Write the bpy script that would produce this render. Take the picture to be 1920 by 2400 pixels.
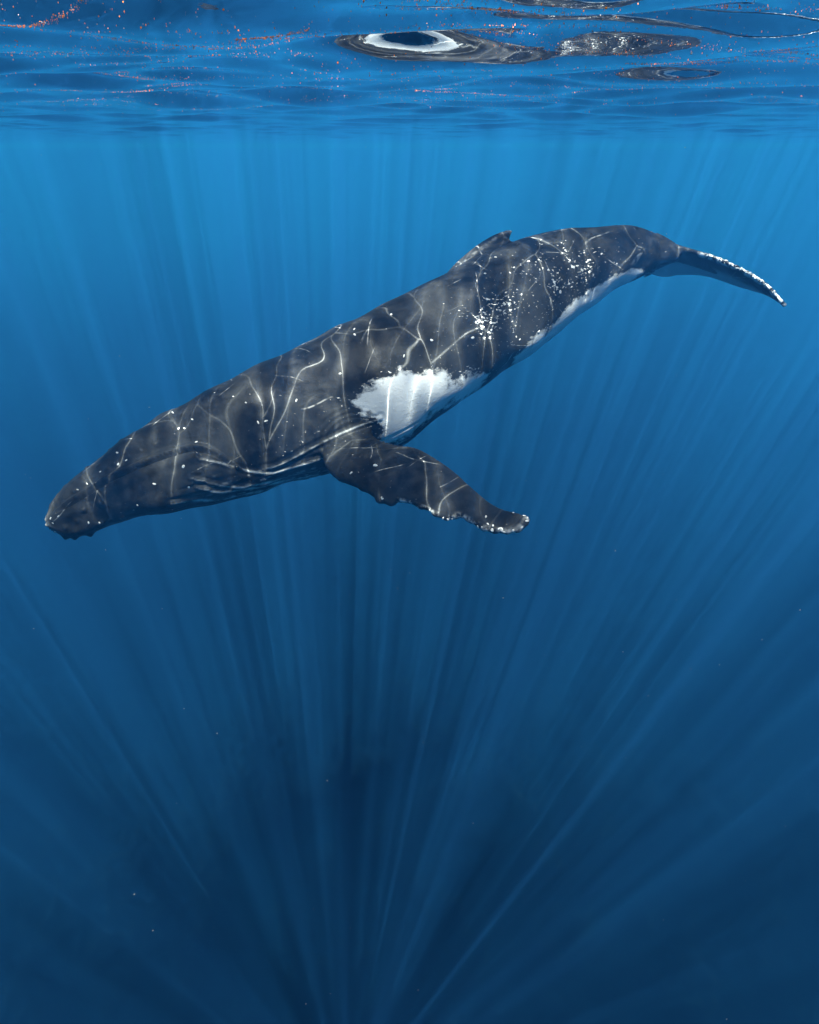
import bpy, bmesh, math, random
import numpy as np
from mathutils import Vector, Matrix
from mathutils.bvhtree import BVHTree

for o in list(bpy.data.objects):
    bpy.data.objects.remove(o)
scene = bpy.context.scene
col = scene.collection
rng = np.random.default_rng(7)
random.seed(7)

# ------------------------------------------------------------------ camera
cam_d = bpy.data.cameras.new('camera')
cam = bpy.data.objects.new('camera', cam_d)
col.objects.link(cam)
cam.location = (0, 0, -0.5)
cam.rotation_euler = (math.radians(90 - 28.1), 0, 0)
cam_d.sensor_fit = 'HORIZONTAL'
cam_d.sensor_width = 24
cam_d.lens = 20
cam_d.clip_start = 0.05
cam_d.clip_end = 2000
scene.camera = cam

# ------------------------------------------------------------------ sky + sun
SUN_DIR = Vector((-0.099, 0.473, -1.274)).normalized()      # the way the light travels under water
to_sun = -SUN_DIR
world = bpy.data.worlds.new('World')
scene.world = world
world.use_nodes = True
wn = world.node_tree.nodes
sky = wn.new('ShaderNodeTexSky')
sky.sky_type = 'NISHITA'
sky.sun_disc = False
sky.sun_elevation = math.asin(to_sun.z)
sky.sun_rotation = math.atan2(to_sun.x, to_sun.y)
world.node_tree.links.new(sky.outputs[0], wn['Background'].inputs[0])
wn['Background'].inputs[1].default_value = 0.08

sun_d = bpy.data.lights.new('sun', 'SUN')
sun_d.energy = 5.0
sun_d.angle = math.radians(0.18)
sun_d.color = (1.0, 0.87, 0.84)
sun = bpy.data.objects.new('sun', sun_d)
col.objects.link(sun)
sun.rotation_euler = SUN_DIR.to_track_quat('-Z', 'Y').to_euler()
sun.location = to_sun * 60

scene.view_settings.view_transform = 'Standard'
scene.view_settings.look = 'None'
scene.view_settings.exposure = 1.14
scene.view_settings.gamma = 1
scene.cycles.use_denoising = True
scene.cycles.denoiser = 'OPENIMAGEDENOISE'
scene.cycles.use_adaptive_sampling = True
scene.cycles.adaptive_threshold = 0.02
scene.cycles.adaptive_min_samples = 40
scene.cycles.max_bounces = 6
scene.cycles.volume_bounces = 0
scene.cycles.transparent_max_bounces = 16

# ------------------------------------------------------------------ node helpers
def new_mat(name):
    m = bpy.data.materials.new(name)
    m.use_nodes = True
    nt = m.node_tree
    nt.nodes.clear()
    return m, nt

class NB:
    """small wrapper to write node graphs as expressions"""
    def __init__(s, nt):
        s.nt = nt
    def n(s, t, **kw):
        x = s.nt.nodes.new(t)
        for k, v in kw.items():
            setattr(x, k, v)
        return x
    def put(s, sock, v):
        if v is None:
            return
        if hasattr(v, 'node') and hasattr(v, 'is_linked'):
            s.nt.links.new(v, sock)
        else:
            sock.default_value = v
    def m(s, op, a, b=None, c=None, clamp=False):
        x = s.n('ShaderNodeMath', operation=op, use_clamp=clamp)
        s.put(x.inputs[0], a)
        s.put(x.inputs[1], b)
        if c is not None:
            s.put(x.inputs[2], c)
        return x.outputs[0]
    def vm(s, op, a, b=None, scale=None):
        x = s.n('ShaderNodeVectorMath', operation=op)
        s.put(x.inputs[0], a)
        if b is not None:
            s.put(x.inputs[1], b)
        if scale is not None:
            s.put(x.inputs['Scale'], scale)
        return x.outputs[0] if op not in ('DOT_PRODUCT', 'LENGTH', 'DISTANCE') else x.outputs['Value']
    def noise(s, vec, scale, detail=2.0, rough=0.5, out='Fac'):
        x = s.n('ShaderNodeTexNoise')
        s.put(x.inputs['Vector'], vec)
        x.inputs['Scale'].default_value = scale
        x.inputs['Detail'].default_value = detail
        x.inputs['Roughness'].default_value = rough
        return x.outputs[out]
    def voro(s, vec, scale, feature='F1', rand=1.0, out='Distance', dim='3D'):
        x = s.n('ShaderNodeTexVoronoi', feature=feature, voronoi_dimensions=dim)
        s.put(x.inputs['Vector'], vec)
        x.inputs['Scale'].default_value = scale
        x.inputs['Randomness'].default_value = rand
        return x.outputs[out]
    def rng(s, v, a, b, c=0.0, d=1.0, smooth=False):
        x = s.n('ShaderNodeMapRange', interpolation_type='SMOOTHSTEP' if smooth else 'LINEAR')
        for i, q in enumerate((v, a, b, c, d)):
            s.put(x.inputs[i], q)
        return x.outputs[0]
    def mixc(s, f, a, b):
        x = s.n('ShaderNodeMix', data_type='RGBA')
        s.put(x.inputs[0], f)
        s.put(x.inputs[6], a)
        s.put(x.inputs[7], b)
        return x.outputs[2]
    def mapping(s, vec, loc=(0, 0, 0), rot=(0, 0, 0), scale=(1, 1, 1)):
        x = s.n('ShaderNodeMapping')
        s.put(x.inputs[0], vec)
        x.inputs[1].default_value = loc
        x.inputs[2].default_value = rot
        x.inputs[3].default_value = scale
        return x.outputs[0]

def mesh_obj(name, verts, faces, mat, parent=None, smooth=True):
    me = bpy.data.meshes.new(name)
    if isinstance(faces, np.ndarray):                      # fast path for large grids
        nf, k = faces.shape
        me.vertices.add(len(verts))
        me.vertices.foreach_set('co', np.asarray(verts, np.float32).ravel())
        me.loops.add(nf * k)
        me.loops.foreach_set('vertex_index', faces.astype(np.int32).ravel())
        me.polygons.add(nf)
        me.polygons.foreach_set('loop_start', np.arange(0, nf * k, k, dtype=np.int32))
    else:
        me.from_pydata([tuple(v) for v in verts], [], [tuple(f) for f in faces])
    me.update(calc_edges=True)
    if smooth:
        me.polygons.foreach_set('use_smooth', np.ones(len(me.polygons), bool))
    if mat:
        me.materials.append(mat)
    o = bpy.data.objects.new(name, me)
    col.objects.link(o)
    o.parent = parent
    return o

# ------------------------------------------------------------------ the sea: surface seen from below
def water_surface_material():
    m, nt = new_mat('water_surface')
    b = NB(nt)
    out = b.n('ShaderNodeOutputMaterial')
    co = b.mapping(b.n('ShaderNodeTexCoord').outputs['Object'], loc=(3.4, 0.0, 0.0))
    # caustic net painted into the transparent colour, standing in for sunlight focused by ripples
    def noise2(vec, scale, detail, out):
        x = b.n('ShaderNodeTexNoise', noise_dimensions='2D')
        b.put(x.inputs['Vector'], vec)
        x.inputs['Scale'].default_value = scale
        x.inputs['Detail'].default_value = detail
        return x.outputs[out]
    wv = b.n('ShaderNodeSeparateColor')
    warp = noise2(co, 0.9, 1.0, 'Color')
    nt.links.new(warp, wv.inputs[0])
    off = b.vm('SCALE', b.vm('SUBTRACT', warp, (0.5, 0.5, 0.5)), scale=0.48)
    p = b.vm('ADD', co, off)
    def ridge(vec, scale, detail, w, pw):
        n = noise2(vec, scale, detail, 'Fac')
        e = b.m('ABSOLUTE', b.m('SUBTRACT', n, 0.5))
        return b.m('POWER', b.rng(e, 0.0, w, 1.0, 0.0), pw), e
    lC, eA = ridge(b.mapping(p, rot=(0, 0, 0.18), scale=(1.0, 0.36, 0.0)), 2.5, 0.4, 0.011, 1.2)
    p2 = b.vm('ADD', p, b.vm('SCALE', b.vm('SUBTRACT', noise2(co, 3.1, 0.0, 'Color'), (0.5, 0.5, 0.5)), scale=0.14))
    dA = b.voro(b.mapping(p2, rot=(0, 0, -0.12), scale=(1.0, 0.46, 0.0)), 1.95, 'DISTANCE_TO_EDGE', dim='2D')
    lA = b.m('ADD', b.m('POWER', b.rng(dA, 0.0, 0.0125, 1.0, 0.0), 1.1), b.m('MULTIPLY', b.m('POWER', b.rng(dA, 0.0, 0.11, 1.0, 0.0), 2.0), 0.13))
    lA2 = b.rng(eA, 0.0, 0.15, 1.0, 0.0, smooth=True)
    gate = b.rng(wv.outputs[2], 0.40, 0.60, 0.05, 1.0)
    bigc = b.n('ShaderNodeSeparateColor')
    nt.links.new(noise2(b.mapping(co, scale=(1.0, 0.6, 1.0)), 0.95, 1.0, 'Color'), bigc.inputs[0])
    big = b.m('MULTIPLY', b.rng(bigc.outputs[0], 0.36, 0.66, 0.55, 1.45), b.rng(noise2(b.mapping(co, loc=(22.9, -35.5, 0)), 0.13, 0.0, 'Fac'), 0.3, 0.7, 0.56, 1.36))  # broad bright and dim areas painted into the tint, placed to darken the lower water
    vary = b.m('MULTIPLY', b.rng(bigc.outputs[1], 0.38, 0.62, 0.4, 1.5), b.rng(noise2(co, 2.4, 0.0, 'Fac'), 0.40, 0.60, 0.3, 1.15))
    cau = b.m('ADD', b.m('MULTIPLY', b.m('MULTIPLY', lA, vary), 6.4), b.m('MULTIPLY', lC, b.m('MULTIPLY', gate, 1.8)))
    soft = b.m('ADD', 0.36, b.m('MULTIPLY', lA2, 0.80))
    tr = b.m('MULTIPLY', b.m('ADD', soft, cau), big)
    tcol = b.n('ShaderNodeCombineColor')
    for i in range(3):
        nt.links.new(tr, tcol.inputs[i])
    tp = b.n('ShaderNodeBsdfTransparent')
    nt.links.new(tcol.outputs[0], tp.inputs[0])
    gl = b.n('ShaderNodeBsdfGlossy')
    gl.inputs['Roughness'].default_value = 0.0
    gl.inputs['Color'].default_value = (0.97, 0.98, 1, 1)
    fr = b.n('ShaderNodeFresnel')
    fr.inputs['IOR'].default_value = 1.333
    bump = b.n('ShaderNodeBump')
    bump.inputs['Strength'].default_value = 0.06
    bump.inputs['Distance'].default_value = 0.01
    nt.links.new(b.noise(co, 9.0, 3.0), bump.inputs['Height'])
    nt.links.new(bump.outputs[0], gl.inputs['Normal'])
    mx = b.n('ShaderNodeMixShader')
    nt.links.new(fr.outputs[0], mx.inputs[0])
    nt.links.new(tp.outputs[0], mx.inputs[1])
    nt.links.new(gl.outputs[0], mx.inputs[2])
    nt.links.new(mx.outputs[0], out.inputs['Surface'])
    return m

WAVES = []
wr = np.random.default_rng(21)
for i in range(46):
    lam = 0.22 * (3.6 / 0.22) ** (i / 45.0)
    ang = math.radians(90 + wr.normal(0, 38))
    slope = 0.026 * (0.75 + 0.5 * wr.random()) * (1.15 if lam > 0.55 else 0.35)
    k = 2 * math.pi / lam
    WAVES.append((k, math.cos(ang), math.sin(ang), wr.random() * 2 * math.pi, slope / k, lam))

# a few steeper humps in the chop near the camera: x, y, reach in x and y, height
BULGES = [(0.03, 4.78, 0.52, 0.27, 0.148), (-0.55, 3.25, 0.46, 0.25, 0.08), (1.0, 3.7, 0.8, 0.23, 0.057), (0.50, 5.6, 0.25, 0.12, 0.028), (1.35, 5.6, 0.34, 0.14, 0.027), (1.7, 6.2, 0.55, 0.16, 0.028), (0.95, 6.6, 0.34, 0.13, 0.023), (1.3, 7.2, 0.5, 0.17, 0.026), (2.4, 7.2, 0.5, 0.18, 0.028), (-1.5, 3.6, 0.6, 0.22, 0.05)]

def wave_height(x, y, spacing):
    z = np.zeros_like(x)
    # slow warp breaks the regularity of the sums of sines
    wx = x + 0.18 * np.sin(0.9 * y + 0.4 * x) + 0.1 * np.sin(2.1 * x - 1.2 * y + 1.0)
    wy = y + 0.18 * np.sin(0.8 * x - 0.5 * y + 2.0) + 0.08 * np.sin(1.7 * y + 1.5 * x)
    env = 0.75 + 0.45 * np.sin(0.55 * x + 0.8 * np.sin(0.6 * y)) * np.sin(0.7 * y + 1.1)
    for k, cx, cy, ph, a, lam in WAVES:
        fade = np.clip((lam / np.maximum(spacing, 1e-6) - 3.0) / 4.0, 0, 1)
        z += a * fade * np.sin(k * (cx * wx + cy * wy) + ph) * (env if lam < 1.2 else 1.0)
    for bx, by, sx, sy, a in BULGES:
        z += a * np.exp(-((x - bx) / sx) ** 2 - ((y - by) / sy) ** 2)
    return z

def build_surface():
    front = np.linspace(-42, 42, 421)
    back = np.linspace(42, 318, 70)[1:-1]
    th = np.radians(np.concatenate([front, back]))
    r = np.concatenate([[0.02, 0.2, 0.5, 0.9], np.geomspace(1.3, 190, 560)])
    R, T = np.meshgrid(r, th, indexing='ij')
    X = R * np.sin(T)
    Y = R * np.cos(T)
    sp = np.maximum(np.gradient(r), 0.004)[:, None] * np.ones_like(X)
    sp[:, 421:] = np.maximum(sp[:, 421:], R[:, 421:] * 0.07)
    Z = wave_height(X, Y, sp)
    nr, nt_ = X.shape
    V = np.stack([X, Y, Z], -1).reshape(-1, 3)
    i, j = np.meshgrid(np.arange(nr - 1), np.arange(nt_), indexing='ij')
    a = i * nt_ + j
    b_ = i * nt_ + (j + 1) % nt_
    F = np.stack([a, a + nt_, b_ + nt_, b_], -1).reshape(-1, 4)
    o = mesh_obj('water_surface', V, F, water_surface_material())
    # make normals point up, into the air
    if o.data.polygons[2000].normal.z < 0:
        o.data.flip_normals()
    o['kind'] = 'structure'
    return o
build_surface()

# added near-black basin standing in for deep water, floor kept shallow to darken below
def build_deep():
    m, nt = new_mat('deep_water_backdrop')
    b = NB(nt)
    out = b.n('ShaderNodeOutputMaterial')
    bs = b.n('ShaderNodeBsdfDiffuse')
    co = b.n('ShaderNodeTexCoord').outputs['Object']
    nt.links.new(b.mixc(b.noise(co, 0.05, 3), (0.0004, 0.001, 0.002, 1), (0.0005, 0.0015, 0.003, 1)), bs.inputs[0])
    nt.links.new(bs.outputs[0], out.inputs['Surface'])
    V, F = [], []
    n = 64
    prof = [(186, -0.6), (186, -9), (150, -15), (60, -16)]
    for r, z in prof:
        for k in range(n):
            a = 2 * math.pi * k / n
            V.append((r * math.cos(a), r * math.sin(a), z))
    for q in range(len(prof) - 1):
        for k in range(n):
            F.append((q * n + k, (q + 1) * n + k, (q + 1) * n + (k + 1) % n, q * n + (k + 1) % n))
    V.append((0, 0, -16.3))
    for k in range(n):
        F.append(((len(prof) - 1) * n + k, len(V) - 1, (len(prof) - 1) * n + (k + 1) % n))
    o = mesh_obj('deep_water_backdrop', V, F, m)
    o['kind'] = 'structure'
build_deep()

# the water body: even scattering and absorption
def build_haze():
    m, nt = new_mat('sea_water')
    b = NB(nt)
    out = b.n('ShaderNodeOutputMaterial')
    sc = b.n('ShaderNodeVolumeScatter')
    sc.inputs['Color'].default_value = (0.042, 0.325, 1.0, 1)
    sc.inputs['Density'].default_value = 0.022
    sc.inputs['Anisotropy'].default_value = 0.08
    ab = b.n('ShaderNodeVolumeAbsorption')
    ab.inputs['Color'].default_value = (0.25, 0.775, 0.967, 1)
    ab.inputs['Density'].default_value = 0.045
    ad = b.n('ShaderNodeAddShader')
    nt.links.new(sc.outputs[0], ad.inputs[0])
    nt.links.new(ab.outputs[0], ad.inputs[1])
    nt.links.new(ad.outputs[0], out.inputs['Volume'])
    s, t, d = 195, 0.35, -18
    V = [(-s, -s, d), (s, -s, d), (s, s, d), (-s, s, d), (-s, -s, t), (s, -s, t), (s, s, t), (-s, s, t)]
    F = [(3, 2, 1, 0), (4, 5, 6, 7), (0, 1, 5, 4), (1, 2, 6, 5), (2, 3, 7, 6), (3, 0, 4, 7)]
    o = mesh_obj('haze', V, F, m, smooth=False)
    o['kind'] = 'stuff'
build_haze()

# ------------------------------------------------------------------ the whale
def herm(x, y, q):
    x, y, q = np.asarray(x, float), np.asarray(y, float), np.asarray(q, float)
    if y.ndim == 2:
        return np.stack([herm(x, y[:, k], q) for k in range(y.shape[1])], -1)
    m = np.gradient(y, x)
    i = np.clip(np.searchsorted(x, q) - 1, 0, len(x) - 2)
    h = x[i + 1] - x[i]
    t = (q - x[i]) / h
    return ((2*t**3 - 3*t**2 + 1) * y[i] + (t**3 - 2*t**2 + t) * h * m[i] + (-2*t**3 + 3*t**2) * y[i+1] + (t**3 - t**2) * h * m[i+1])

def smoothstep(a, b, x):
    t = np.clip((x - a) / (b - a), 0, 1)
    return t * t * (3 - 2 * t)

# spine from the snout to the tail: centre (m), half height, half width, place along the body
SPINE = np.array([  # spine, fin, patch and barnacle tables worked out from image pixels, then baked
    (-3.756, 6.193, -3.765, 0.059, 0.07, 0.000), (-3.674, 6.224, -3.757, 0.163, 0.15, 0.014), (-3.546, 6.282, -3.729, 0.240, 0.215, 0.035),
    (-3.280, 6.443, -3.607, 0.315, 0.30, 0.084), (-2.975, 6.607, -3.493, 0.408, 0.38, 0.137), (-2.551, 6.807, -3.370, 0.514, 0.47, 0.204),
    (-2.074, 7.010, -3.258, 0.601, 0.55, 0.276), (-1.554, 7.239, -3.112, 0.669, 0.62, 0.353), (-1.014, 7.460, -2.978, 0.739, 0.69, 0.429),
    (-0.476, 7.703, -2.798, 0.766, 0.72, 0.504), (0.006, 7.955, -2.577, 0.719, 0.69, 0.573), (0.482, 8.200, -2.358, 0.699, 0.65, 0.639),
    (0.890, 8.410, -2.166, 0.677, 0.60, 0.694), (1.337, 8.631, -1.965, 0.649, 0.53, 0.753), (1.795, 8.844, -1.775, 0.563, 0.43, 0.810),
    (2.247, 9.017, -1.644, 0.462, 0.33, 0.863), (2.612, 9.142, -1.560, 0.375, 0.25, 0.904), (2.933, 9.233, -1.519, 0.300, 0.19, 0.938),
    (3.170, 9.275, -1.515, 0.215, 0.14, 0.965), (3.345, 9.255, -1.530, 0.135, 0.11, 0.986), (3.440, 9.225, -1.550, 0.085, 0.09, 1.000)])
BODY_LEN = 8.4
CAM_POS = np.array([0.0, 0.0, -0.5])          # camera position; each body section is rolled so its left flank faces it

NS = 420
S = np.linspace(0, 1, NS)
C = herm(SPINE[:, 5], SPINE[:, :3], S)
HV = np.maximum(herm(SPINE[:, 5], SPINE[:, 3], S), 0.03)
HW = np.maximum(herm(SPINE[:, 5], SPINE[:, 4], S), 0.03)
for _ in range(6):
    HV[1:-1] = (HV[:-2] + 2 * HV[1:-1] + HV[2:]) / 4
    C[1:-1] = (C[:-2] + 2 * C[1:-1] + C[2:]) / 4
TG = np.gradient(C, axis=0)
for _ in range(10):
    TG[1:-1] = (TG[:-2] + 2 * TG[1:-1] + TG[2:]) / 4
TG /= np.linalg.norm(TG, axis=1)[:, None]
VIEW = C - CAM_POS
NN = np.cross(TG, VIEW)
NN /= np.linalg.norm(NN, axis=1)[:, None]
NN *= np.where(NN[:, 2:3] > 0, 1, -1)
LL = np.cross(TG, NN)
LL *= np.sign((LL * -VIEW).sum(1))[:, None]     # towards the whale's left

MOUTH = np.array([(0.0, 0.40), (0.029, 0.47), (0.090, 0.38), (0.164, 0.29), (0.200, 0.26), (0.234, 0.18), (0.253, 0.07), (0.267, -0.12), (0.279, -0.36), (0.29, -0.6)])
def mouth_v(s):
    return np.interp(s, MOUTH[:, 0], MOUTH[:, 1])

def section(k, phi):
    """point of the body surface, phi from the back (0) round by the left flank"""
    s = S[k]
    ca, sb = np.cos(phi), np.sin(phi)
    e = 0.93 - 0.2 * (1 - smoothstep(0.25, 0.42, s)) * smoothstep(0.0, 0.03, s)
    a = np.sign(ca) * np.abs(ca) ** e * HV[k]
    b = np.sign(sb) * np.abs(sb) ** e * HW[k]
    head = 1 - smoothstep(0.2, 0.34, s)
    v = a / HV[k]
    up = smoothstep(mouth_v(s) - 0.1, mouth_v(s) + 0.12, v)
    b = b * (1 - 0.20 * head * up) * (1 + 0.05 * head * (1 - up))
    # the back is a little ridged behind the fin, the tail stock keeled
    keel = smoothstep(0.68, 0.85, s) * (1 - smoothstep(0.93, 1.0, s))
    b = b * (1 - 0.35 * keel * np.abs(v) ** 1.5)
    return C[k] + a[:, None] * NN[k] + b[:, None] * LL[k]

def loft(rings, closed_ends=True):
    """rings: list of (n,3) arrays, same n"""
    n = len(rings[0])
    V = list(np.concatenate(rings))
    F = []
    for q in range(len(rings) - 1):
        for k in range(n):
            F.append((q * n + k, q * n + (k + 1) % n, (q + 1) * n + (k + 1) % n, (q + 1) * n + k))
    if closed_ends:
        for q, flip in ((0, True), (len(rings) - 1, False)):
            V.append(rings[q].mean(0))
            c = len(V) - 1
            for k in range(n):
                t = (q * n + k, q * n + (k + 1) % n, c)
                F.append(t[::-1] if flip else t)
    return np.array(V), F

def blade(lead, trail, thick, n_st=60, n_sec=28, sharp=0.75):
    """a fin from its leading and trailing edges (m), lens shaped in section"""
    lead, trail = np.array(lead), np.array(trail)
    x = np.linspace(0, 1, len(lead))
    q = np.linspace(0, 1, n_st)
    A, B = herm(x, lead, q), herm(x, trail, q)
    T = np.interp(q, np.linspace(0, 1, len(thick)), thick)
    mid = (A + B) / 2
    axis = np.gradient(mid, axis=0)
    for _ in range(8):
        axis[1:-1] = (axis[:-2] + 2 * axis[1:-1] + axis[2:]) / 4
    rings = []
    ph = np.linspace(0, 2 * math.pi, n_sec, endpoint=False)
    nprev = None
    for k in range(n_st):
        ch = B[k] - A[k]
        nrm = np.cross(axis[k], ch)
        nrm /= np.linalg.norm(nrm) + 1e-9
        if nprev is not None and nrm @ nprev < 0:
            nrm = -nrm
        nprev = nrm
        t = (1 - np.cos(ph)) / 2                       # 0 at the leading edge, 1 at the trailing edge
        prof = np.sin(ph) * (1 - 0.35 * t)              # thicker in front
        rings.append(A[k] + ch * t[:, None] + nrm * (prof * T[k] / 2)[:, None])
    return loft(rings)

FLIP_LEAD = [(-0.996, 6.90, -3.25), (-0.818, 6.46, -3.340), (-0.481, 6.125, -3.347), (-0.230, 5.882, -3.384), (-0.079, 5.831, -3.329), (0.164, 5.633, -3.321), (0.325, 5.489, -3.340), (0.448, 5.431, -3.277), (0.634, 5.270, -3.307), (0.767, 5.176, -3.293), (0.918, 5.109, -3.248), (0.998, 5.105, -3.146)]
FLIP_TRAIL = [(-0.502, 7.15, -2.95), (-0.363, 6.80, -3.06), (-0.158, 6.556, -3.053), (0.026, 6.406, -3.015), (0.153, 6.319, -3.032), (0.333, 6.102, -3.063), (0.460, 5.918, -3.092), (0.563, 5.780, -3.143), (0.720, 5.561, -3.198), (0.836, 5.387, -3.188), (0.951, 5.248, -3.151), (1.002, 5.137, -3.127)]
FLUKE_L_LEAD = [ (2.847, 9.394, -1.337), (3.171, 9.348, -1.361), (3.426, 9.176, -1.434), (3.727, 8.912, -1.511), (3.992, 8.633, -1.620), (4.215, 8.393, -1.759), (4.368, 8.150, -1.950) ]
FLUKE_L_TRAIL = [ (3.138, 9.278, -1.785), (3.372, 9.465, -1.859), (3.637, 9.482, -1.825), (3.890, 9.295, -1.817), (4.156, 8.945, -1.887), (4.320, 8.539, -1.913), (4.390, 8.161, -1.973) ]
FLUKE_R_LEAD = [(2.879, 9.400, -1.42), (3.022, 9.628, -1.427), (3.074, 9.887, -1.470), (3.157, 10.231, -1.567), (3.272, 10.541, -1.729), (3.425, 10.732, -1.905), (3.569, 10.824, -2.054)]
FLUKE_R_TRAIL = [(3.156, 9.353, -1.748), (3.372, 9.534, -1.833), (3.445, 9.802, -1.858), (3.527, 10.175, -1.896), (3.587, 10.483, -1.952), (3.609, 10.695, -2.022), (3.587, 10.828, -2.069)]
DORS_F = [(0.043, 8.461, -2.111), (0.435, 8.675, -1.691), (0.751, 8.808, -1.429), (0.993, 8.881, -1.286), (1.171, 8.913, -1.224)]
DORS_R = [(1.539, 8.722, -1.598), (1.367, 8.813, -1.419), (1.252, 8.847, -1.352), (1.217, 8.871, -1.306), (1.252, 8.913, -1.224)]

def mirrored(pts, k, drop=0.0):
    """the same fin on the right side: mirrored in the body's middle plane at station k"""
    out = []
    for p in np.array(pts):
        d = p - C[k]
        l = d @ LL[k]
        out.append(p - 2 * l * LL[k] + drop * max(l - HW[k], 0) * NN[k])
    return out

def join_raw(parts):
    V, F, base = [], [], 0
    for v, f in parts:
        V.append(v)
        F += [tuple(i + base for i in q) for q in f]
        base += len(v)
    return np.concatenate(V), F

def remesh(V, F, voxel):
    me = bpy.data.meshes.new('tmp')
    me.from_pydata([tuple(v) for v in V], [], F)
    bm = bmesh.new()
    bm.from_mesh(me)
    bmesh.ops.recalc_face_normals(bm, faces=bm.faces)
    bm.to_mesh(me)
    bm.free()
    o = bpy.data.objects.new('tmp', me)
    col.objects.link(o)
    md = o.modifiers.new('r', 'REMESH')
    md.mode = 'VOXEL'
    md.voxel_size = voxel
    dg = bpy.context.evaluated_depsgraph_get()
    ev = o.evaluated_get(dg)
    m2 = bpy.data.meshes.new_from_object(ev)
    bpy.data.objects.remove(o)
    bpy.data.meshes.remove(me)
    return m2

def verts_of(me):
    a = np.empty(len(me.vertices) * 3)
    me.vertices.foreach_get('co', a)
    return a.reshape(-1, 3)

def edges_of(me):
    e = np.empty(len(me.edges) * 2, dtype=np.int32)
    me.edges.foreach_get('vertices', e)
    return e.reshape(-1, 2)

def normals_of(me):
    a = np.empty(len(me.vertices) * 3)
    me.vertex_normals.foreach_get('vector', a)
    return a.reshape(-1, 3)

def laplace(P, E, w, it):
    n = len(P)
    deg = np.bincount(E.ravel(), minlength=n).astype(float)
    for _ in range(it):
        acc = np.stack([np.bincount(E[:, 0], P[E[:, 1], k], n) + np.bincount(E[:, 1], P[E[:, 0], k], n) for k in range(3)], -1)
        P = P + w[:, None] * (acc / deg[:, None] - P)
    return P

def seg_dist(P, poly):
    d = np.full(len(P), 1e9)
    poly = np.array(poly)
    for a, b in zip(poly[:-1], poly[1:]):
        ab = b - a
        t = np.clip(((P - a) @ ab) / (ab @ ab), 0, 1)
        d = np.minimum(d, np.linalg.norm(P - a - t[:, None] * ab, axis=1))
    return d

def body_coords(P):
    """place along the body s, height v (1 back, -1 belly), side l, for every vertex"""
    s = np.empty(len(P))
    sub = np.arange(0, NS, 6)
    for i in range(0, len(P), 20000):
        q = P[i:i + 20000]
        d2 = ((q[:, None, :] - C[None, sub, :]) ** 2).sum(-1)
        along = np.abs(((q[:, None, :] - C[None, sub, :]) * TG[None, sub, :]).sum(-1))
        k = np.argmin(along + 0.12 * np.sqrt(d2), axis=1)
        kk = sub[k]
        t = ((q - C[kk]) * TG[kk]).sum(1)
        s[i:i + 20000] = np.clip(S[kk] + t / BODY_LEN, 0, 1)
    idx = np.clip((s * (NS - 1)).round().astype(int), 0, NS - 1)
    d = P - C[idx]
    return s, (d * NN[idx]).sum(1) / HV[idx], (d * LL[idx]).sum(1) / HW[idx], idx

def poly_sd(x, y, poly):
    """signed distance to a polygon, positive inside"""
    P = np.stack([x, y], -1)
    poly = np.array(poly)
    d = seg_dist(P, np.concatenate([poly, poly[:1]]))
    ins = np.zeros(len(x), bool)
    for a, b in zip(poly, np.roll(poly, -1, 0)):
        c = (a[1] > y) != (b[1] > y)
        xi = (b[0] - a[0]) * (y - a[1]) / (b[1] - a[1] + 1e-12) + a[0]
        ins ^= c & (x < xi)
    return np.where(ins, d, -d)

WHITE_A = [(0.456, -0.06), (0.473, -0.00), (0.513, -0.03), (0.544, -0.18), (0.583, -0.44), (0.576, -0.63), (0.592, -0.67), (0.603, -0.66), (0.617, -0.65), (0.643, -0.83), (0.628, -0.97), (0.601, -0.95), (0.582, -0.85), (0.563, -0.79), (0.534, -0.80), (0.512, -0.79), (0.491, -0.85), (0.474, -0.82), (0.484, -0.62), (0.484, -0.42), (0.473, -0.24)]
WHITE_B = [(0.931, -0.72), (0.900, -0.51), (0.870, -0.52), (0.851, -0.62), (0.832, -0.58), (0.798, -0.65), (0.767, -0.75), (0.732, -0.79), (0.695, -0.87), (0.695, -1.00), (0.738, -1.00), (0.768, -1.01), (0.807, -1.04), (0.845, -1.05), (0.884, -1.03), (0.914, -1.04)]

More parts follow.
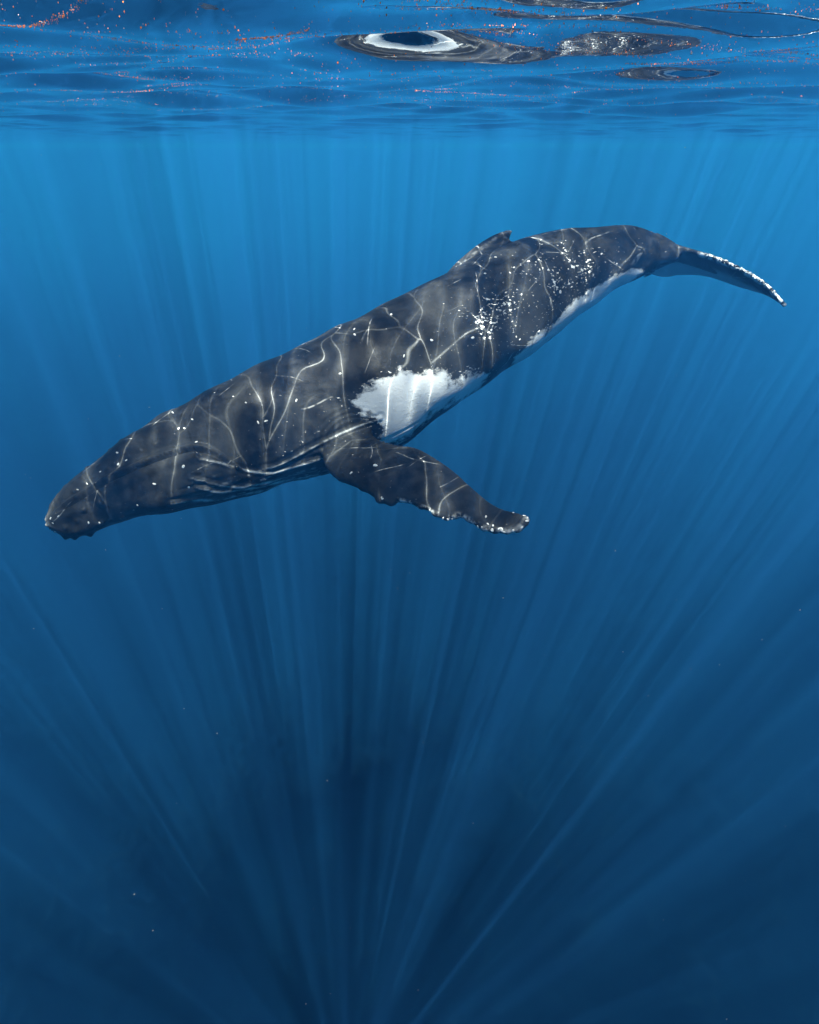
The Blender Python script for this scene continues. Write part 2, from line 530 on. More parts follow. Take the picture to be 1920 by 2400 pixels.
def skin_material():
    m, nt = new_mat('whale_skin')
    b = NB(nt)
    out = b.n('ShaderNodeOutputMaterial')
    co = b.n('ShaderNodeTexCoord').outputs['Object']
    def att(n):
        x = b.n('ShaderNodeAttribute')
        x.attribute_name = n
        return x.outputs['Fac']
    white, fleck, edge = att('white'), att('fleck'), att('worn')
    # dark skin, clouded and mottled
    n1 = b.noise(co, 1.3, 6.0, 0.62)
    n2 = b.noise(co, 7.0, 4.0, 0.6)
    base = b.mixc(b.rng(n1, 0.40, 0.68), (0.007, 0.008, 0.009, 1), (0.044, 0.046, 0.046, 1))
    base = b.mixc(b.m('MULTIPLY', b.rng(n2, 0.45, 0.75), 0.5), base, (0.070, 0.072, 0.072, 1))
    # white belly patches with ragged edges
    ne = b.noise(b.mapping(co, rot=(0, 0.45, 0), scale=(0.5, 1, 1)), 15.0, 5.0, 0.68)
    nb = b.noise(co, 4.0, 3.0, 0.6)
    w = b.m('ADD', white, b.m('ADD', b.m('MULTIPLY', b.m('SUBTRACT', ne, 0.5), 0.26), b.m('MULTIPLY_ADD', b.m('SUBTRACT', nb, 0.5), 0.3, 0.03)))
    wm = b.rng(w, -0.025, 0.04)
    wcol = b.mixc(b.rng(b.noise(co, 3.0, 3.0), 0.3, 0.7), (0.60, 0.62, 0.62, 1), (0.76, 0.77, 0.76, 1))
    base = b.mixc(att('pale'), base, (0.42, 0.44, 0.45, 1))
    # small flecks, round scars, scratches
    cw = b.vm('ADD', co, b.vm('SCALE', b.vm('SUBTRACT', b.noise(co, 19.0, 2.0, out='Color'), (0.5, 0.5, 0.5)), scale=0.085))
    def dots(scale, lo, hi, thr, dens, stretch=(1, 1, 1), rot=0.0):
        x = b.n('ShaderNodeTexVoronoi', feature='F1')
        nt.links.new(b.mapping(cw, rot=(0, rot, 0), scale=stretch), x.inputs['Vector'])
        x.inputs['Scale'].default_value = scale
        r = b.n('ShaderNodeSeparateColor')
        nt.links.new(x.outputs['Color'], r.inputs[0])
        keep = b.m('GREATER_THAN', b.m('ADD', r.outputs[0], b.m('MULTIPLY', dens, 0.5)), thr)
        size = b.m('MULTIPLY_ADD', r.outputs[1], hi - lo, lo)
        return b.m('MULTIPLY', keep, b.rng(x.outputs['Distance'], b.m('MULTIPLY', size, 0.7), size, 1.0, 0.0)), r.outputs[2]
    d1, q1 = dots(21.0, 0.10, 0.32, 1.29, fleck, (1, 1, 0.7), 0.4)
    d3, q3 = dots(9.0, 0.06, 0.16, 1.24, fleck, (0.6, 1, 1), -0.4)
    # ragged little flecks in drifts
    fn = b.noise(b.mapping(co, rot=(0, 0.45, 0), scale=(0.6, 1, 1.3)), 34.0, 3.0, 0.6)
    clump = b.m('MULTIPLY', b.rng(b.noise(co, 3.6, 2.0), 0.26, 0.60), fleck)
    d2 = b.rng(b.m('ADD', fn, b.m('MULTIPLY', clump, 0.19)), 0.72, 0.77)
    dsum = b.m('MAXIMUM', b.m('MULTIPLY', d1, b.m('MULTIPLY_ADD', q1, 0.6, 0.4)), b.m('MAXIMUM', b.m('MULTIPLY', d2, 0.85), d3))
    # ring scars
    x = b.n('ShaderNodeTexVoronoi', feature='F1')
    nt.links.new(b.vm('ADD', co, b.vm('SCALE', b.noise(co, 9.0, 1.0, out='Color'), scale=0.02)), x.inputs['Vector'])
    x.inputs['Scale'].default_value = 7.0
    r = b.n('ShaderNodeSeparateColor')
    nt.links.new(x.outputs['Color'], r.inputs[0])
    rr = b.m('MULTIPLY_ADD', r.outputs[1], 0.10, 0.11)
    ring = b.rng(b.m('ABSOLUTE', b.m('SUBTRACT', x.outputs['Distance'], rr)), 0.015, 0.055, 1.0, 0.0)
    ring = b.m('MULTIPLY', ring, b.m('GREATER_THAN', b.m('ADD', r.outputs[0], b.m('MULTIPLY', fleck, 0.25)), 1.09))
    # scratches: long thin pale lines
    def scratch(scale, thr, width, seed):
        x = b.n('ShaderNodeTexVoronoi', feature='F1')
        pv = b.mapping(b.vm('ADD', co, b.vm('SCALE', b.noise(co, 1.6, 1.0, out='Color'), scale=0.22)), loc=(seed, seed * 0.7, 0))
        nt.links.new(pv, x.inputs['Vector'])
        x.inputs['Scale'].default_value = scale
        loc = b.vm('SUBTRACT', pv, x.outputs['Position'])
        nrm = b.vm('NORMALIZE', b.vm('SUBTRACT', x.outputs['Color'], (0.5, 0.5, 0.5)))
        dist = b.m('ABSOLUTE', b.vm('DOT_PRODUCT', loc, nrm))
        r = b.n('ShaderNodeSeparateColor')
        nt.links.new(x.outputs['Color'], r.inputs[0])
        keep = b.m('GREATER_THAN', r.outputs[1], thr)
        fade = b.rng(b.vm('LENGTH', loc), 0.25 / scale, 0.5 / scale, 1.0, 0.0)
        brk = b.rng(b.noise(co, 13.0, 1.0), 0.40, 0.55, 0.15, 1.0)
        return b.m('MULTIPLY', b.m('MULTIPLY', b.rng(dist, width * 0.3, width, 1.0, 0.0), keep), b.m('MULTIPLY', fade, brk))
    sc = b.m('MAXIMUM', scratch(1.6, 0.45, 0.008, 0.0), scratch(2.6, 0.5, 0.006, 4.3))
    marks = b.m('MAXIMUM', dsum, b.m('MAXIMUM', b.m('MULTIPLY', ring, 0.75), b.m('MULTIPLY', sc, 0.38)))
    marks = b.m('MAXIMUM', marks, b.m('MULTIPLY', edge, b.rng(b.noise(co, 12.0, 2.0, 0.6), 0.46, 0.60)), clamp=True)
    marks = b.m('MAXIMUM', marks, b.m('MULTIPLY', att('fold'), b.rng(b.noise(co, 7.0, 3.0, 0.6), 0.38, 0.60, 0.10, 0.85)), clamp=True)
    c = b.mixc(wm, base, wcol)
    c = b.mixc(b.m('MULTIPLY', marks, b.m('SUBTRACT', 1.0, b.m('MULTIPLY', wm, 0.8))), c, (0.72, 0.74, 0.74, 1))
    bs = b.n('ShaderNodeBsdfPrincipled')
    nt.links.new(c, bs.inputs['Base Color'])
    bs.inputs['Roughness'].default_value = 0.42
    bs.inputs['Specular IOR Level'].default_value = 0.07
    bump = b.n('ShaderNodeBump')
    bump.inputs['Strength'].default_value = 0.35
    bump.inputs['Distance'].default_value = 0.02
    nt.links.new(b.m('ADD', b.m('MULTIPLY', marks, 0.4), b.m('ADD', n2, b.m('MULTIPLY', ne, 0.5))), bump.inputs['Height'])
    nt.links.new(bump.outputs[0], bs.inputs['Normal'])
    nt.links.new(bs.outputs[0], out.inputs['Surface'])
    return m

PALE_LINES = [
    [(0.481, -0.44), (0.458, -0.41), (0.413, -0.43), (0.363, -0.55), (0.325, -0.60), (0.312, -0.57)],
    [(0.392, -0.69), (0.349, -0.71), (0.317, -0.68), (0.293, -0.52), (0.267, -0.26), (0.240, -0.05)],
    [(0.217, -0.33), (0.243, -0.53), (0.267, -0.70), (0.280, -0.77), (0.317, -0.84), (0.387, -0.86)],
    [(0.220, -0.55), (0.244, -0.71), (0.277, -0.82), (0.329, -0.92), (0.389, -0.94)],
    [(0.176, -0.76), (0.222, -0.84), (0.262, -0.89), (0.313, -0.96), (0.373, -0.97)]]

def tubercle_spots():
    """rows of round bumps on the snout and jaws: (s, angle from the back, height, radius)"""
    r = np.random.default_rng(5)
    out = []
    for q in np.linspace(0.015, 0.17, 9):
        out.append((q, 0.0 + r.normal(0, 0.05), 0.010 * r.uniform(0.3, 1.2), 0.035))
    for side in (-1, 1):
        for q in np.linspace(0.012, 0.19, 11):
            v = mouth_v(q) + 0.17 + r.normal(0, 0.03)
            out.append((q + r.normal(0, 0.004), side * math.acos(min(v, 0.97)), 0.014 * r.uniform(0.5, 1.2), 0.03))
        for q in np.linspace(0.03, 0.17, 8):
            out.append((q + r.normal(0, 0.006), side * math.acos(min(mouth_v(q) + 0.42, 0.98)), 0.012 * r.uniform(0.4, 1.2), 0.03))
        for q in np.linspace(0.012, 0.10, 9):
            out.append((q + r.normal(0, 0.004), side * math.acos(-0.35 + r.normal(0, 0.22)), 0.022, 0.034))
    for q in (0.018, 0.028, 0.036, 0.045):
        out.append((q, math.pi + r.normal(0, 0.35), 0.035, 0.045))
    return out

def build_whale():
    ph = np.linspace(0, 2 * math.pi, 160, endpoint=False)
    body = loft([section(k, ph) for k in range(NS)])
    kf = int(0.455 * (NS - 1))
    flipL = blade(FLIP_LEAD, FLIP_TRAIL, [0.30, 0.28, 0.22, 0.17, 0.13, 0.10, 0.06], 90, 36)
    flipR = blade(mirrored(FLIP_LEAD, kf, 0.55), mirrored(FLIP_TRAIL, kf, 0.55), [0.30, 0.28, 0.22, 0.17, 0.13, 0.10, 0.06], 90, 36)
    fluL = blade(FLUKE_L_LEAD, FLUKE_L_TRAIL, [0.26, 0.20, 0.15, 0.11, 0.085, 0.065, 0.045], 70, 40)
    fluR = blade(FLUKE_R_LEAD, FLUKE_R_TRAIL, [0.26, 0.20, 0.15, 0.11, 0.085, 0.065, 0.045], 70, 40)
    dors = blade(DORS_F, DORS_R, [0.55, 0.34, 0.17, 0.10, 0.05], 40, 32)
    me = remesh(*join_raw([body, flipL, flipR, fluL, fluR, dors]), 0.0118)
    P, E = verts_of(me), edges_of(me)
    s, v, l, idx = body_coords(P)
    fmid = (np.array(FLIP_LEAD) + np.array(FLIP_TRAIL)) / 2
    rmid = (np.array(mirrored(FLIP_LEAD, kf, 0.55)) + np.array(mirrored(FLIP_TRAIL, kf, 0.55))) / 2
    rad = np.sqrt(v ** 2 + l ** 2)
    dfl = np.minimum(seg_dist(P, fmid), seg_dist(P, rmid))
    off = rad - 1.0
    # soften the joins of fins and body, lightly smooth everything
    w = np.full(len(P), 0.35)
    near_flip = (dfl < 0.75) & (off > -0.1) & (off < 0.55) & (s > 0.36) & (s < 0.6)
    dd = seg_dist(P, np.array(DORS_F)[:3])
    near_dors = (np.minimum(dd, seg_dist(P, np.array(DORS_R)[:3])) < 0.3)
    near_tail = s > 0.93
    P = laplace(P, E, w * 0.6, 3)
    P = laplace(P, E, np.where(near_flip, 0.5 * (1 - smoothstep(0.15, 0.55, off)), 0), 34)
    P = laplace(P, E, np.where(near_dors & (rad < 1.10), 0.5, 0), 12)
    P = laplace(P, E, np.where(near_tail & (np.linalg.norm(P - C[int(0.975 * NS)], axis=1) < 0.5), 0.5, 0), 14)
    me.vertices.foreach_set('co', P.ravel())
    me.update()
    N = normals_of(me)
    s, v, l, idx = body_coords(P)
    rad = np.sqrt(v ** 2 + l ** 2)
    on_body = (rad < 1.16) & (s < 0.96)
    on_body |= (s < 0.34) & (rad < 1.45)
    onb = on_body * np.where(s < 0.34, 1.0, 1 - smoothstep(1.06, 1.16, rad))
    phi = np.abs(np.arctan2(l, v))
    disp = np.zeros(len(P))
    # mouth line and lips
    t = (v - mouth_v(s)) * HV[idx]
    head = onb * (1 - smoothstep(0.276, 0.29, s)) * smoothstep(0.012, 0.055, s)
    slope = np.where((s > 0.24), 0.45, 1.0)
    tm = t * slope
    soft_end = 1 - 0.55 * smoothstep(0.225, 0.265, s)
    lip = 0.034 * smoothstep(-0.004, 0.006, tm) * np.exp(-np.maximum(tm, 0) / 0.09)             # edge of the upper jaw stands over the crease
    crease = -0.090 * smoothstep(-0.040, -0.008, tm) * (1 - smoothstep(-0.006, 0.004, tm))
    lower = 0.016 * np.exp(-((tm + 0.11) / 0.05) ** 2)
    disp += head * soft_end * (lip + crease + lower)
    # swelling round the eye and behind the jaw
    def bump_at(s0, v0, ds, dv, h):
        return h * np.exp(-((s - s0) / ds) ** 2 - ((v - v0) / dv) ** 2)
    disp += onb * (bump_at(0.283, -0.40, 0.012, 0.12, 0.03) + bump_at(0.305, -0.15, 0.035, 0.3, -0.025) + bump_at(0.25, -0.25, 0.04, 0.2, 0.02))
    # blowhole ridge
    disp += onb * (np.exp(-((s - 0.214) / 0.024) ** 2 - (phi / 0.4) ** 2) * 0.032 - np.exp(-((s - 0.236) / 0.02) ** 2 - (phi / 0.4) ** 2) * 0.02)
    # ventral pleats, from chin to navel
    lim = np.interp(s, [0.03, 0.10, 0.18, 0.22, 0.27, 0.32, 0.36, 0.42, 0.48, 0.55, 0.60], [-0.97, -0.90, -0.62, -0.16, -0.40, -0.48, -0.48, -0.46, -0.60, -0.80, -1.0])
    zone = onb * smoothstep(0.0, 0.22, lim - v) * smoothstep(0.06, 0.22, s) * (1 - smoothstep(0.52, 0.62, s))
    arc = (math.pi - phi)
    wob = 0.10 * np.sin(s * 26) + 0.05 * np.sin(s * 61 + 1)
    pl = np.sin(arc * 36 + wob * 7)
    groove = np.exp(-((pl - 1) / 0.55) ** 2)
    disp += zone * (-0.009 * groove + 0.003)
    # pale folds that run from the jaw corner back under the flipper
    X2 = np.stack([s * BODY_LEN, v * HV[idx]], -1)
    reg = np.where(onb * (s > 0.14) * (s < 0.50) * (v < 0.1) > 0)[0]
    pale_fold = np.zeros(len(P))
    for q in PALE_LINES:
        q = np.array(q)
        ks = np.linspace(0, 1, 24)
        ss_, vv_ = np.interp(ks, np.linspace(0, 1, len(q)), q[:, 0]), herm(np.linspace(0, 1, len(q)), np.maximum(q[:, 1], -0.97), ks)
        line = np.stack([ss_ * BODY_LEN, vv_ * np.interp(ss_, S, HV)], -1)
        d = seg_dist(X2[reg], line)
        tq = np.clip((X2[reg, 0] - line[:, 0].min()) / np.ptp(line[:, 0]), 0, 1)
        tap = np.sin(math.pi * np.clip(tq, 0.02, 0.98)) ** 0.7
        disp[reg] += 0.006 * np.exp(-(d / 0.022) ** 2) - 0.008 * np.exp(-((d - 0.042) / 0.02) ** 2)
        pale_fold[reg] = np.maximum(pale_fold[reg], np.exp(-(d / (0.0045 + 0.006 * tap)) ** 2) * np.minimum(1, 2.2 * tap))
    # tubercles
    for s0, p0, h, r0 in tubercle_spots():
        k = min(max(int(round(s0 * (NS - 1))), 0), NS - 1)
        q = section(k, np.array([p0]))[0]
        d = np.linalg.norm(P - q, axis=1)
        disp += h * np.exp(-(d / r0) ** 2 * 1.6)
    # knobs along the leading edges of flippers and flukes
    r = np.random.default_rng(3)
    knob_mask = np.zeros(len(P))
    lead_l = herm(np.linspace(0, 1, 12), np.array(FLIP_LEAD), np.linspace(0.12, 0.985, 15))
    for pts, rr in ((lead_l, 0.055), (np.array(mirrored(lead_l, kf, 0.55)), 0.055), (herm(np.linspace(0, 1, 7), np.array(FLUKE_L_LEAD), np.linspace(0.48, 1, 17)), 0.03)):
        for q in pts:
            d = np.linalg.norm(P - q, axis=1)
            h = 0.03 * r.uniform(0.3, 1.2) * rr / 0.055
            disp += h * np.exp(-(d / rr) ** 2 * 1.4)
    # loose skin folds at the flipper root
    root = np.array([-0.62, 6.85, -3.15])
    dr = np.linalg.norm(P - root, axis=1)
    fold = np.exp(-((dr - 0.33) / 0.10) ** 2) * (1 - smoothstep(0.47, 0.50, s)) * smoothstep(-0.95, -0.8, v)
    disp += 0.0028 * fold * np.sin(dr * 105 + 2.5 * np.sin(P[:, 0] * 6) + 1.5 * np.sin(P[:, 2] * 9))
    # broad unevenness of blubber and muscle
    disp += onb * 0.012 * (np.sin(s * 40 + v * 3) * np.sin(v * 4 + s * 17) + 0.5 * np.sin(s * 90 - v * 6))
    P = P + N * disp[:, None]
    me.vertices.foreach_set('co', P.ravel())
    # ---- skin pattern carried on the mesh
    x, y = s * BODY_LEN, v * 0.72
    A = poly_sd(x, y, [(a * BODY_LEN, c * 0.72) for a, c in WHITE_A])
    B = poly_sd(x, y, [(a * BODY_LEN, c * 0.72) for a, c in WHITE_B])
    white = np.where(rad < 1.3, np.maximum(A, B), -1.0)
    # the under side of the flukes is white, dark only along the leading edge
    under = smoothstep(0.1, 0.45, N @ np.array([0.0, -0.62, -0.78]))
    lead_d = np.minimum(seg_dist(P, FLUKE_L_LEAD), seg_dist(P, FLUKE_R_LEAD))
    fluke = (rad > 1.15) & (s > 0.93) & (np.linalg.norm(P - C[int(0.97 * NS)], axis=1) > 0.22)
    white = np.where(fluke, -0.6, white)
    pale = np.where(fluke, under * smoothstep(0.12, 0.30, lead_d), 0.0)
    white = np.where((s > 0.55) & (s < 0.70) & (v < -0.90), np.maximum(white, -0.10), white)
    white = np.maximum(white, -0.6)
    fleck = 0.10 + 0.9 * np.exp(-((s - 0.80) / 0.10) ** 2 - ((v - 0.05) / 0.5) ** 2) + 0.55 * np.exp(-((s - 0.66) / 0.07) ** 2 - ((v + 0.1) / 0.5) ** 2) \
        + 0.7 * np.exp(-(np.maximum(-A, 0) / 0.12) ** 2) + 0.35 * np.exp(-((s - 0.40) / 0.06) ** 2 - ((v + 0.3) / 0.3) ** 2) + 0.5 * np.exp(-(np.maximum(-B, 0) / 0.08) ** 2)
    fleck *= np.where(s < 0.34, 0.35, 1.0)
    fleck = np.where(rad > 1.25, 0.05, fleck)
    worn = np.zeros(len(P))
    fl = herm(np.linspace(0, 1, 7), np.array(FLUKE_L_LEAD), np.linspace(0.45, 1, 40))
    fr_ = herm(np.linspace(0, 1, 7), np.array(FLUKE_R_LEAD), np.linspace(0.45, 1, 40))
    dl = np.minimum(seg_dist(P, fl), seg_dist(P, fr_))
    worn = np.maximum(worn, 1 - smoothstep(0.03, 0.075, dl))
    le = herm(np.linspace(0, 1, 12), np.array(FLIP_LEAD), np.linspace(0.35, 1, 40))
    worn = np.maximum(worn, (1 - smoothstep(0.01, 0.05, seg_dist(P, le))) * 0.7)
    # pale ridges between the pleats
    worn = np.maximum(worn, zone * 0.35 * smoothstep(0.6, 1.0, -pl) * smoothstep(0.18, 0.3, s))
    # dorsal ridge edge scraped pale
    worn = np.maximum(worn, (1 - smoothstep(0.0, 0.05, np.abs(l))) * (v > 0.8) * (s > 0.62) * (s < 0.82) * 0.15)
    me.polygons.foreach_set('use_smooth', np.ones(len(me.polygons), bool))
    for nm, a in (('white', white), ('fleck', np.clip(fleck, 0, 1)), ('worn', np.clip(worn, 0, 1)), ('pale', pale), ('fold', pale_fold)):
        at = me.attributes.new(nm, 'FLOAT', 'POINT')
        at.data.foreach_set('value', a.astype(np.float32))
    # ---- objects
    loc = Vector((-0.2, 7.8, -2.75))
    root_o = bpy.data.objects.new('humpback_whale', None)
    col.objects.link(root_o)
    root_o.location = loc + Vector((0, 0, -0.165))
    root_o.empty_display_size = 0.5
    root_o['label'] = 'dark grey humpback whale with white belly patch diving head down under the surface'
    root_o['category'] = 'whale'
    me.name = 'body'
    me.transform(Matrix.Translation(-loc))
    me.materials.clear()
    me.materials.append(skin_material())
    o = bpy.data.objects.new('body', me)
    col.objects.link(o)
    o.parent = root_o
    me.update()
    return root_o, o, loc
whale, whale_body, whale_loc = build_whale()

# ---- eye, and barnacles that sit on the skin
def simple_mat(name, c1, c2, rough, scale=40.0, spec=0.3):
    m, nt = new_mat(name)
    b = NB(nt)
    out = b.n('ShaderNodeOutputMaterial')
    bs = b.n('ShaderNodeBsdfPrincipled')
    co = b.n('ShaderNodeTexCoord').outputs['Object']
    nt.links.new(b.mixc(b.noise(co, scale, 3.0), c1, c2), bs.inputs['Base Color'])
    bs.inputs['Roughness'].default_value = rough
    bs.inputs['Specular IOR Level'].default_value = spec
    nt.links.new(bs.outputs[0], out.inputs['Surface'])
    return m

def barnacle_mesh(seed):
    """low cone with a rim and a sunken mouth, slightly oval"""
    r = random.Random(seed)
    n = 9
    V, F = [], []
    prof = [(1.0, -0.15), (0.92, 0.16), (0.62, 0.42), (0.40, 0.44), (0.26, 0.22)]
    wob = [r.uniform(0.85, 1.15) for _ in range(n)]
    for rad, z in prof:
        for k in range(n):
            a = 2 * math.pi * k / n
            V.append((rad * wob[k] * math.cos(a), rad * wob[k] * 0.8 * math.sin(a), z))
    for q in range(len(prof) - 1):
        for k in range(n):
            F.append((q * n + k, q * n + (k + 1) % n, (q + 1) * n + (k + 1) % n, (q + 1) * n + k))
    F.append(tuple((len(prof) - 1) * n + k for k in range(n)))
    me = bpy.data.meshes.new('barnacle')
    me.from_pydata(V, [], F)
    me.polygons.foreach_set('use_smooth', [True] * len(me.polygons))
    return me

def put_barnacles():
    m = simple_mat('barnacle_shell', (0.60, 0.62, 0.60, 1), (0.85, 0.85, 0.82, 1), 0.6)
    meshes = [barnacle_mesh(k) for k in range(4)]
    for q in meshes:
        q.materials.append(m)
    dg = bpy.context.evaluated_depsgraph_get()
    bvh = BVHTree.FromObject(whale_body, dg)
    r = random.Random(4)
    for i, (x, y, z, size) in enumerate(BARNACLES):
        p, n, _, d = bvh.find_nearest(Vector((x, y, z)) - whale_loc)
        if p is None:
            continue
        o = bpy.data.objects.new('barnacle', meshes[i % 4])
        col.objects.link(o)
        o.parent = whale
        o.location = p
        o.rotation_euler = (n.to_track_quat('Z', 'X').to_matrix() @ Matrix.Rotation(r.uniform(0, 6.28), 3, 'Z')).to_euler()
        o.scale = (size * r.uniform(0.7, 1.15), size * r.uniform(0.55, 0.85), size * 0.8)
    # left and right eye
    em = simple_mat('eye', (0.012, 0.010, 0.009, 1), (0.02, 0.016, 0.014, 1), 0.15, spec=0.6)
    me = bpy.data.meshes.new('eye')
    bm = bmesh.new()
    bmesh.ops.create_uvsphere(bm, u_segments=16, v_segments=10, radius=0.03)
    bm.to_mesh(me)
    bm.free()
    me.polygons.foreach_set('use_smooth', [True] * len(me.polygons))
    me.materials.append(em)
    k = int(0.283 * (NS - 1))
    for side in (1, -1):
        c = C[k] - 0.40 * HV[k] * NN[k] + side * 0.95 * HW[k] * LL[k]
        p, n, _, d = bvh.find_nearest(Vector(c) - whale_loc)
        o = bpy.data.objects.new('eye', me)
        col.objects.link(o)
        o.parent = whale
        o.location = p - n * 0.012
        o.rotation_euler = n.to_track_quat('Z', 'X').to_euler()
BARNACLES = [(-1.83, 6.81, -2.61, 0.015), (-1.69, 6.75, -2.66, 0.017), (-1.18, 6.82, -2.66, 0.017), (-2.25, 6.69, -2.82, 0.017), (-2.33, 6.64, -2.90, 0.019), (-2.39, 6.64, -2.90, 0.014), (-2.20, 6.56, -3.03, 0.019), (-2.19, 6.49, -3.10, 0.020), (-2.31, 6.37, -3.21, 0.026), (-2.61, 6.29, -3.37, 0.022), (-2.28, 6.34, -3.43, 0.020), (-2.91, 6.45, -3.18, 0.017), (-2.99, 6.41, -3.21, 0.017), (-3.16, 6.36, -3.27, 0.014), (-3.29, 6.29, -3.37, 0.014), (-1.49, 6.70, -2.84, 0.022), (-1.57, 6.68, -2.85, 0.020), (-2.80, 6.23, -3.58, 0.014), (-3.28, 6.10, -3.72, 0.017), (-3.65, 6.11, -3.82, 0.015), (-3.56, 6.05, -3.62, 0.014), (-3.65, 6.08, -3.65, 0.015), (-3.63, 6.06, -3.71, 0.014), (-3.19, 6.14, -3.74, 0.014), (-3.38, 6.25, -3.42, 0.014), (-3.01, 6.49, -3.11, 0.015), (-2.49, 6.82, -2.79, 0.020), (-0.34, 6.22, -3.13, 0.026), (-0.59, 6.26, -3.23, 0.017), (-0.26, 5.90, -3.34, 0.019), (-0.27, 5.91, -3.33, 0.014), (0.31, 5.49, -3.33, 0.020), (0.35, 5.46, -3.33, 0.017), (0.39, 5.45, -3.31, 0.015), (0.61, 5.29, -3.31, 0.022), (0.64, 5.25, -3.29, 0.015), (0.69, 5.25, -3.26, 0.019), (0.72, 5.18, -3.28, 0.022), (0.80, 5.15, -3.26, 0.024), (0.78, 5.17, -3.26, 0.017), (0.82, 5.13, -3.27, 0.017), (0.89, 5.10, -3.24, 0.017), (0.99, 5.16, -3.13, 0.017), (1.01, 5.12, -3.12, 0.017), (1.00, 5.09, -3.14, 0.017), (0.68, 5.33, -3.23, 0.015), (0.91, 5.28, -3.16, 0.014), (0.73, 5.21, -3.25, 0.014), (0.19, 5.61, -3.31, 0.014), (0.96, 5.08, -3.20, 0.014), (3.68, 8.95, -1.52, 0.022), (3.71, 8.92, -1.51, 0.026), (3.73, 8.91, -1.51, 0.020), (3.79, 8.84, -1.55, 0.024), (3.81, 8.82, -1.56, 0.020), (3.85, 8.78, -1.58, 0.014), (3.89, 8.74, -1.59, 0.019), (3.92, 8.71, -1.60, 0.017), (3.96, 8.66, -1.62, 0.024), (3.99, 8.63, -1.62, 0.024), (4.04, 8.57, -1.66, 0.022), (4.07, 8.55, -1.66, 0.022), (4.10, 8.51, -1.69, 0.017), (4.12, 8.48, -1.70, 0.024), (4.15, 8.46, -1.72, 0.024), (4.17, 8.43, -1.73, 0.022), (4.20, 8.39, -1.76, 0.017), (4.24, 8.36, -1.79, 0.014), (4.28, 8.28, -1.83, 0.019), (4.32, 8.22, -1.89, 0.019), (4.34, 8.18, -1.92, 0.017), (-0.60, 7.47, -2.07, 0.019), (-0.59, 7.38, -2.11, 0.020), (-0.20, 7.63, -1.95, 0.020), (-0.73, 7.01, -2.43, 0.020), (0.24, 7.41, -2.18, 0.020), (-0.06, 7.26, -2.31, 0.019), (0.70, 7.60, -2.20, 0.024), (1.07, 7.91, -1.89, 0.022), (0.82, 7.71, -2.11, 0.015), (1.52, 8.10, -2.25, 0.015), (0.86, 8.13, -1.60, 0.019), (1.00, 8.39, -1.46, 0.014), (0.70, 7.60, -2.20, 0.022), (0.24, 7.42, -2.18, 0.020), (1.53, 8.11, -2.25, 0.019), (0.82, 7.71, -2.11, 0.017), (1.15, 8.18, -1.60, 0.017), (1.38, 8.35, -1.50, 0.022), (1.47, 8.37, -1.51, 0.017), (1.20, 8.24, -1.55, 0.017), (2.32, 8.75, -1.47, 0.020), (2.02, 8.62, -1.48, 0.017), (2.15, 8.60, -1.91, 0.017), (1.08, 7.91, -1.90, 0.022), (1.23, 7.89, -2.26, 0.014), (1.28, 7.93, -2.30, 0.015)]
put_barnacles()

# ------------------------------------------------------------------ small drifting things
def drift_material(name, c1, c2, trans):
    m, nt = new_mat(name)
    b = NB(nt)
    out = b.n('ShaderNodeOutputMaterial')
    isl = b.n('ShaderNodeNewGeometry').outputs['Random Per Island']
    c = b.mixc(b.rng(isl, 0.62, 0.7), c1, c2)
    d = b.n('ShaderNodeBsdfDiffuse')
    t = b.n('ShaderNodeBsdfTranslucent')
    nt.links.new(c, d.inputs[0])
    nt.links.new(c, t.inputs[0])
    mx = b.n('ShaderNodeMixShader')
    mx.inputs[0].default_value = trans
    nt.links.new(d.outputs[0], mx.inputs[1])
    nt.links.new(t.outputs[0], mx.inputs[2])
    nt.links.new(mx.outputs[0], out.inputs['Surface'])
    return m

def flakes(P, size, seed):
    """little irregular four-cornered bodies at the points P"""
    g = np.random.default_rng(seed)
    tet = np.array([(1, 1, 1), (-1, -1, 1), (-1, 1, -1), (1, -1, -1)], float)
    V = P[:, None, :] + (tet[None] * g.uniform(0.35, 1.1, (len(P), 4, 1)) + g.normal(0, 0.25, (len(P), 4, 3))) * (size[:, None, None] * 0.5)
    F = np.array([(0, 1, 2), (0, 3, 1), (0, 2, 3), (1, 3, 2)])
    F = (F[None] + 4 * np.arange(len(P))[:, None, None]).reshape(-1, 3)
    return V.reshape(-1, 3), F

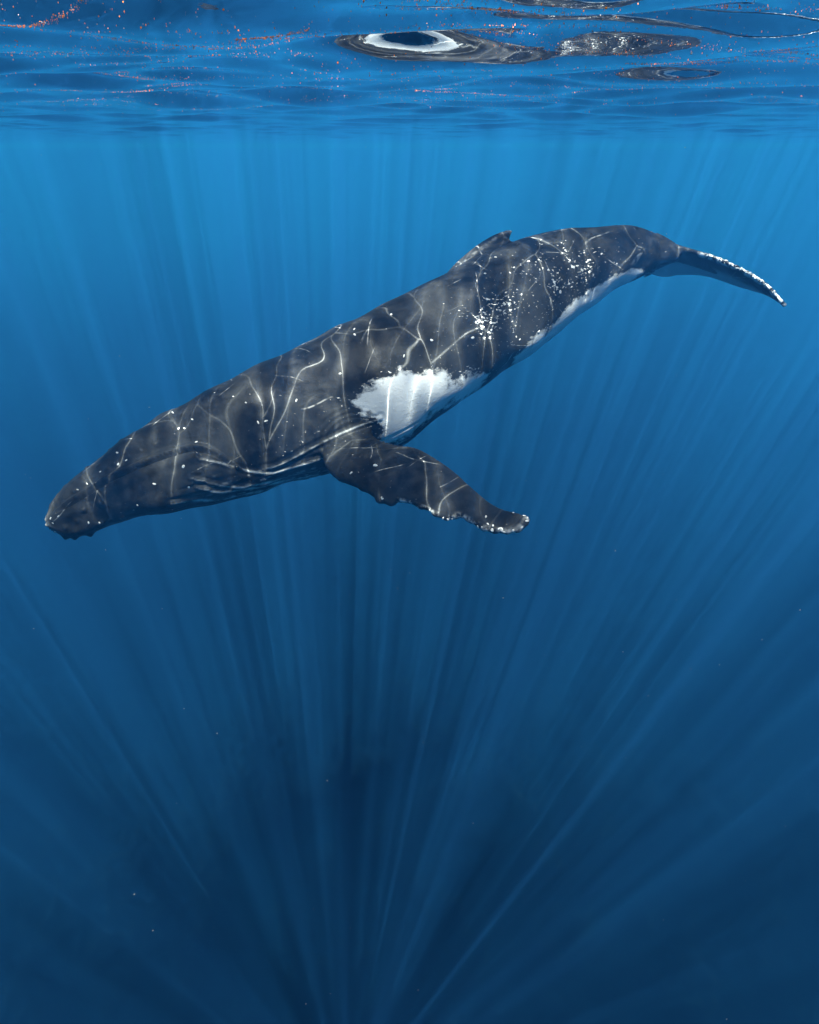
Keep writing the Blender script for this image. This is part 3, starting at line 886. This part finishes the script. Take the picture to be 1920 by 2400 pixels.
def build_plankton():
    g = np.random.default_rng(17)
    # scattered all over the surface
    n = 3200
    r = np.exp(g.uniform(math.log(2.6), math.log(15), n))
    a = np.radians(g.uniform(-36, 36, n))
    x, y = r * np.sin(a), r * np.cos(a)
    s = g.lognormal(math.log(0.0042), 0.4, n)
    # and gathered in windrows
    for k in range(34):
        y0 = math.exp(g.uniform(math.log(2.8), math.log(11)))
        x0 = g.uniform(-0.6, 0.6) * y0
        ln = y0 * g.uniform(0.12, 0.5)
        m = int(110 + 170 * g.random())
        t = g.uniform(-1, 1, m)
        x = np.concatenate([x, x0 + t * ln])
        y = np.concatenate([y, y0 + t * ln * g.normal(0, 0.12) + 0.05 * np.sin(t * 4 + k) * y0 * 0.3 + g.normal(0, 0.007, m) * y0])
        s = np.concatenate([s, g.lognormal(math.log(0.0032), 0.35, m)])
    for (xa, ya, xb, yb) in ((-2.0, 4.03, -1.34, 3.56), (-2.94, 6.39, -2.05, 6.42), (-0.92, 4.36, -0.5, 4.18), (0.05, 8.25, 1.4, 8.2), (-3.4, 7.3, -1.4, 7.5), (1.3, 4.9, 2.6, 5.2)):
        m = 230
        t = g.uniform(0, 1, m)
        x = np.concatenate([x, xa + t * (xb - xa)])
        y = np.concatenate([y, ya + t * (yb - ya) + 0.04 * np.sin(t * 5 + xa) + g.normal(0, 0.0035, m) * ya])
        s = np.concatenate([s, g.lognormal(math.log(0.0036), 0.35, m)])
    z = wave_height(x, y, np.full_like(x, 0.02)) - g.uniform(0.0008, 0.002, len(x))
    V, F = flakes(np.stack([x, y, z], -1), np.clip(s, 0.0015, 0.009), 3)
    o = mesh_obj('floating_plankton', V, F, drift_material('plankton', (1.0, 0.36, 0.03, 1), (0.34, 0.33, 0.32, 1), 0.4), smooth=False)
    o['kind'] = 'stuff'
    o['label'] = 'orange and pale specks of plankton drifting just under the rippled surface'
    # marine snow deeper down
    n = 130
    d = g.uniform(1.6, 8.0, n)
    px, py = g.uniform(-0.62, 0.62, n), g.uniform(-0.78, 0.55, n)
    ca, sa = math.cos(math.radians(27)), math.sin(math.radians(27))
    P = np.stack([d * px, d * (ca + sa * py), -0.5 + d * (-sa + ca * py)], -1)
    V, F = flakes(P, np.clip(g.lognormal(math.log(0.0028), 0.35, n), 0.0015, 0.0042), 5)
    o = mesh_obj('marine_snow', V, F, drift_material('marine_snow', (0.7, 0.66, 0.58, 1), (0.6, 0.62, 0.62, 1), 0.3), smooth=False)
    o['kind'] = 'stuff'
    o['label'] = 'fine pale particles adrift through the blue water'
build_plankton()
